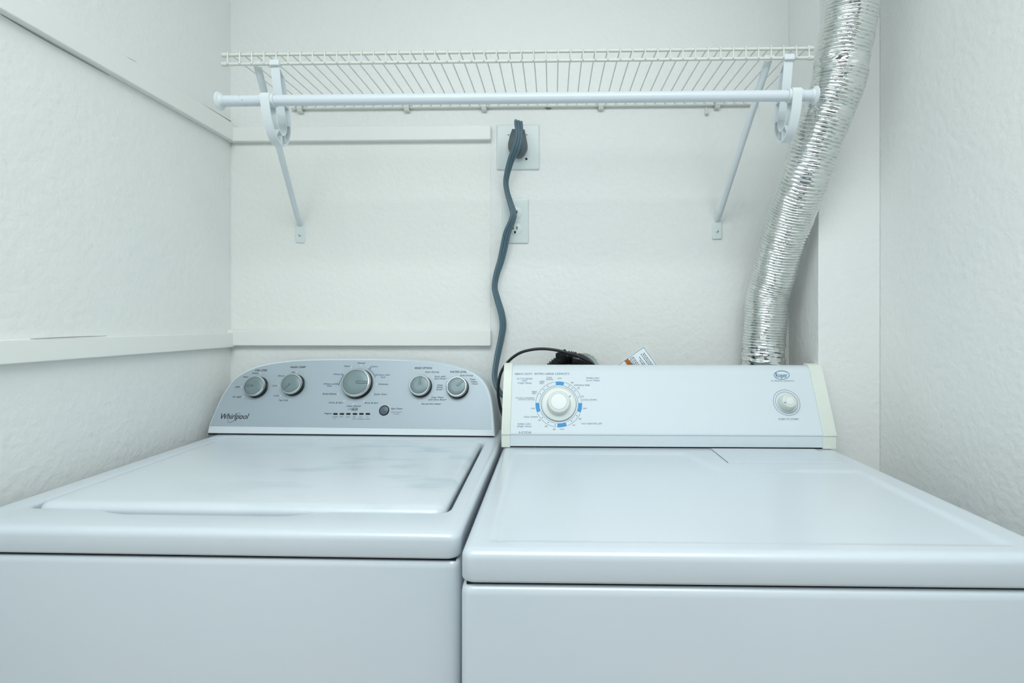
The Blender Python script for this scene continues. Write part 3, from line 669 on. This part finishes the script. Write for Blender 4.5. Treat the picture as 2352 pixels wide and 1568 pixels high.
for px in (1168, 1209):
    q = P(px, 309.5, YB-.0052); obj('terminal_slot', MB().box(q.x-.0028, q.x+.0028, YB-.0058, YB-.005, q.z-.0006, q.z+.0006), 'slot', do)
a, b = P(1153, 456, YB), P(1214, 559, YB)
wo = thing('wall_outlet', 'rectangular white duplex wall outlet partly covered by the grey cord', 'outlet', ((a.x+b.x)/2, YB, b.z))
plate(a, b, 'cover_plate', 'plate_plastic', wo)
for py in (489, 526):
    c = P(1184.5, py, YB-.005); R = 13.5*1.35/F_PX
    rcp = obj('receptacle', MB().lathe([(R+.0007, -.0002), (R+.0007, .0002), (R, .0003), (R, .0014), (R-.001, .0018)], (c.x, YB-.005, c.z), (0, -1, 0), (1, 0, 0), 36), 'plate_plastic', wo)
    for dx in (-.0063, .0036):
        obj('slot', MB().box(c.x+dx-.0011, c.x+dx+.0011, YB-.0073, YB-.0066, c.z-.001, c.z+.0065), 'slot', rcp)
    obj('ground_hole', MB().box(c.x-.0040, c.x+.0006, YB-.0073, YB-.0066, c.z-.0115, c.z-.0055), 'slot', rcp)
q = P(1186, 507.5, YB-.005); obj('screw', MB().lathe([(.0030, 0), (.0026, .0012), (.0008, .0016)], (q.x, YB-.0052, q.z), (0, -1, 0), (1, 0, 0), 14), 'plate_plastic', wo)

# ------------------------------------------------------------------ cords
cordt = thing('power_cord', 'flat grey three-wire dryer cord hanging down the wall from its plug', 'power cord', P(1190, 300, YB-.02))
pl = [(1176,294),(1204.5,295),(1208,312),(1211,329),(1210.5,339),(1204,351),(1196,358),(1190,359),(1180,356),(1171,347),(1166.5,338),(1166.5,328),(1170,311)]
yf_ = YB - .030; pc = P(1189, 330, yf_)
pf = [P(x, y, yf_) for x, y in pl]
lp = []
for (g, y) in ((1.0, YB-.010), (1.0, yf_+.006), (.96, yf_+.002), (.86, yf_)): lp.append([Vector((pc.x + (p.x-pc.x)*g, y, pc.z + (p.z-pc.z)*g)) for p in pf])
obj('plug', MB().loft(lp), 'plug_grey', cordt, smooth=60)
# centre x, y, apparent width, distance of the ribbon
cd_ = [(1193,308,19,1.322),(1192,286,20,1.320),(1191,279,20,1.308),(1190.5,284,20,1.297),(1191.5,300,17,1.296),(1191,320,18.5,1.2955),(1185,342,19.5,1.296),(1175,364,16.5,1.304),(1166,394,12.5,1.318),(1162,419,10,1.326),(1165.3,442,9.5,1.328),(1172.5,466,11.5,1.326),(1179.2,490,14.5,1.322),(1175.5,508,15.5,1.320),(1164.5,536,18.5,1.322),(1157,570,18.5,1.326),(1150,600,16.5,1.328),(1140.8,629,13.5,1.328),(1136.2,659,12,1.328),(1142.3,686,13.2,1.328),(1152.3,721,15,1.328),(1155.3,748,15.3,1.328),(1151,778,14,1.325),(1143.5,813,13.2,1.318),(1137.8,845,11,1.308),(1136.5,868,10.8,1.300),(1142,889,9.5,1.292),(1152,905,8.5,1.285),(1172,925,8.5,1.282),(1190,975,9,1.285),(1195,1050,12,1.29)]
cp = spline([P(x, y, Y) for x, y, w, Y in cd_], 6)
ws = [v.x for v in spline([Vector((w, 0, 0)) for x, y, w, Y in cd_], 6)]
WT, TT = .0215, .0078
secs = []
for i in range(30):
    th = 2*math.pi*i/30; secs.append((math.cos(th), math.sin(th)))
def cord_sec():
    out = []; r = .5
    # three round conductors side by side
    top_ = []
    for i in range(25):
        u = -1 + 2*i/24; lobe = (u*1.5+1.5) % 1.0; lobe = min(max(lobe, 0), 1)
        h = math.sqrt(max(0.0, 1 - (2*lobe-1)**2)); h = max(h, .42 if 0 < i < 24 else 0.0); top_.append((u, h))
    return top_ + [(u, -h) for u, h in top_[::-1][1:-1]]
cs = cord_sec(); loops = []
for k, p in enumerate(cp):
    t = (cp[min(len(cp)-1, k+1)] - cp[max(0, k-1)]).normalized(); V = (p - EYE).normalized()
    b1 = t.cross(V)
    if b1.length < .25: b1 = Vector((-1, 0, 0))
    b1.normalize()
    if k < 22: b1 = Vector((-1, 0, 0)) * (1 if b1.x < 0 else 1); b1 = (b1 - t*b1.dot(t)).normalized()
    elif b1.x > 0: b1 = -b1
    b2 = b1.cross(t).normalized(); app = ws[k] * (p-EYE).dot(FWD) / F_PX
    ang = math.acos(min(1, max(0, (app - .2*TT) / WT)))
    B1 = b1*math.cos(ang) + b2*math.sin(ang); B2 = B1.cross(t).normalized()
    loops.append([p + B1*u*WT/2 + B2*h*TT/2 for u, h in cs])
obj('cable', MB().loft(loops), 'cord_grey', cordt, smooth=70)
bc = [(1195,1030,1.27),(1168,985,1.268),(1152,945,1.266),(1146.5,922,1.264),(1144,900,1.262),(1146,875,1.26),(1151,855,1.258),(1161,838,1.258),(1176,822,1.258),(1196,809.5,1.258),(1220,803,1.257),(1245,800.8,1.256),(1272,803,1.254),(1298,808.5,1.252),(1322,816,1.252),(1345,826,1.256),(1364,838,1.262),(1385,860,1.27),(1395,900,1.275)]
recenter(tag(obj('power_cord', MB().tube(spline([P(*c) for c in bc], 8), .0036, 12), 'black_rubber'), 'thin round black cord arching up behind the dryer console', 'power cord'))

# ------------------------------------------------------------------ drain hose behind the dryer
hs = thing('drain_hose', 'black ribbed drain hose with hanger lying behind the dryer console', 'hose', P(1312, 845, 1.285))
path = spline([P(1252, 860, 1.282), P(1278, 837, 1.283), P(1302, 822, 1.285), P(1322, 824, 1.287)], 30)
fr = frames(path); loops = []
for k, (p, (t, a, b)) in enumerate(zip(path, fr)):
    r = .0165 + .0016*math.sin(k*1.15)
    loops.append([p + (a*math.cos(2*math.pi*i/28) + b*math.sin(2*math.pi*i/28))*r for i in range(28)])
obj('ribbed_tube', MB().loft(loops), 'black_rubber', hs)
obj('smooth_cuff', MB().tube(spline([P(1312, 827, 1.286), P(1330, 830, 1.288), P(1345, 839, 1.290), P(1358, 856, 1.294)], 8), [.019]*6+[.0205]*13+[.019]*6, 28), 'black_rubber', hs)
hg = [(1276,812),(1283,808),(1290,806.5),(1295,803),(1298,801),(1300,804.5),(1304,809),(1310,814),(1306,822),(1290,830),(1277,834),(1276.5,824)]
obj('hanger', MB().prism([P(x, y, 1.272) for x, y in hg], (0, .016, 0)), 'black_plastic', hs, bevel=.0015)
pc_ = P(1343, 843, 1.31)
dpipe = thing('drain_pipe', 'grey standpipe mouth with crumbling putty behind the dryer console', 'pipe', (pc_.x, YB-.01, pc_.z))
nn = Vector((.18, -1, .42)).normalized()
obj('pipe_mouth', MB().lathe([(.034, -.030), (.034, .0), (.032, .003), (.026, .003), (.024, -.002)], pc_, nn, (1, 0, 0), 40, True, False), 'pipe_grey', dpipe)
ring = []
for i in range(41):
    th = math.radians(-20 + 150*i/40); u = Vector((1, 0, 0)); u = (u - nn*u.dot(nn)).normalized(); w = nn.cross(u)
    if w.z < 0: w = -w
    ring.append(pc_ + (u*math.cos(th) + w*math.sin(th))*(.0375 + .0012*noise.noise(Vector((i*.6, 0, 0)))))
obj('putty', MB().tube(ring, [.0032 + .0018*noise.noise(Vector((i*.45, 5, 0))) for i in range(41)], 8), 'putty', dpipe)

# ------------------------------------------------------------------ warning sheet
YS = 1.2285
apex = P(1478.5, 795.3, YS); e1 = (P(1420, 836.3, YS) - apex).normalized(); e2 = (P(1508.5, 836.5, YS) - apex).normalized()
sheet = thing('warning_sheet', 'white printed sheet with an orange heading sticking up behind the dryer console', 'paper', apex + e1*.05 + e2*.06)
Ls, Ws = .13, .115
def S(a, b, h=0): return apex + e1*a + e2*b + Vector((0, -h, 0))
obj('page', MB().prism([S(0, 0), S(0, Ws), S(Ls, Ws), S(Ls, 0)], (0, .0005, 0)), 'paper', sheet)
pr = MB()
def bar(mb, a0, a1, b0, b1, h=.0003):
    q = [S(a0, b0, h), S(a0, b1, h), S(a1, b1, h), S(a1, b0, h)]; mb.add(q, [(0, 1, 2, 3)]); return mb
m1 = .0012
bar(pr, m1, Ls, m1, m1+.0008); bar(pr, m1, m1+.0008, m1, Ws)
rows = [(.0080, .014, .055), (.0115, .015, .055), (.0155, .0115, .05), (.0225, .016, .05), (.0265, .026, .05), (.0345, .004, .05), (.0380, .003, .045), (.0420, .003, .045), (.0455, .008, .045)]
for (a_, b_, e_) in rows:
    b_ = b_*.75 + .002
    while b_ < e_:
        l = random.uniform(.003, .009); bar(pr, a_, a_+.0013, b_, min(b_+l, e_)); b_ += l + .0013
obj('print', pr, 'ink', sheet)
oh = MB(); bar(oh, .0475, .0575, .0022, .06, .0003); od = obj('orange_heading', oh, 'orange_print', sheet)
ob = MB(); bar(ob, .0475, .0485, .0022, .06, .0006); bar(ob, .0565, .0575, .0022, .06, .0006)
b_ = .0045
while b_ < .05: bar(ob, .0500, .0550, b_, b_+.0009, .0006); bar(ob, .0512, .0522, b_+.0009, b_+.0022, .0006); b_ += .0034
obj('heading_letters', ob, 'brown_print', od)
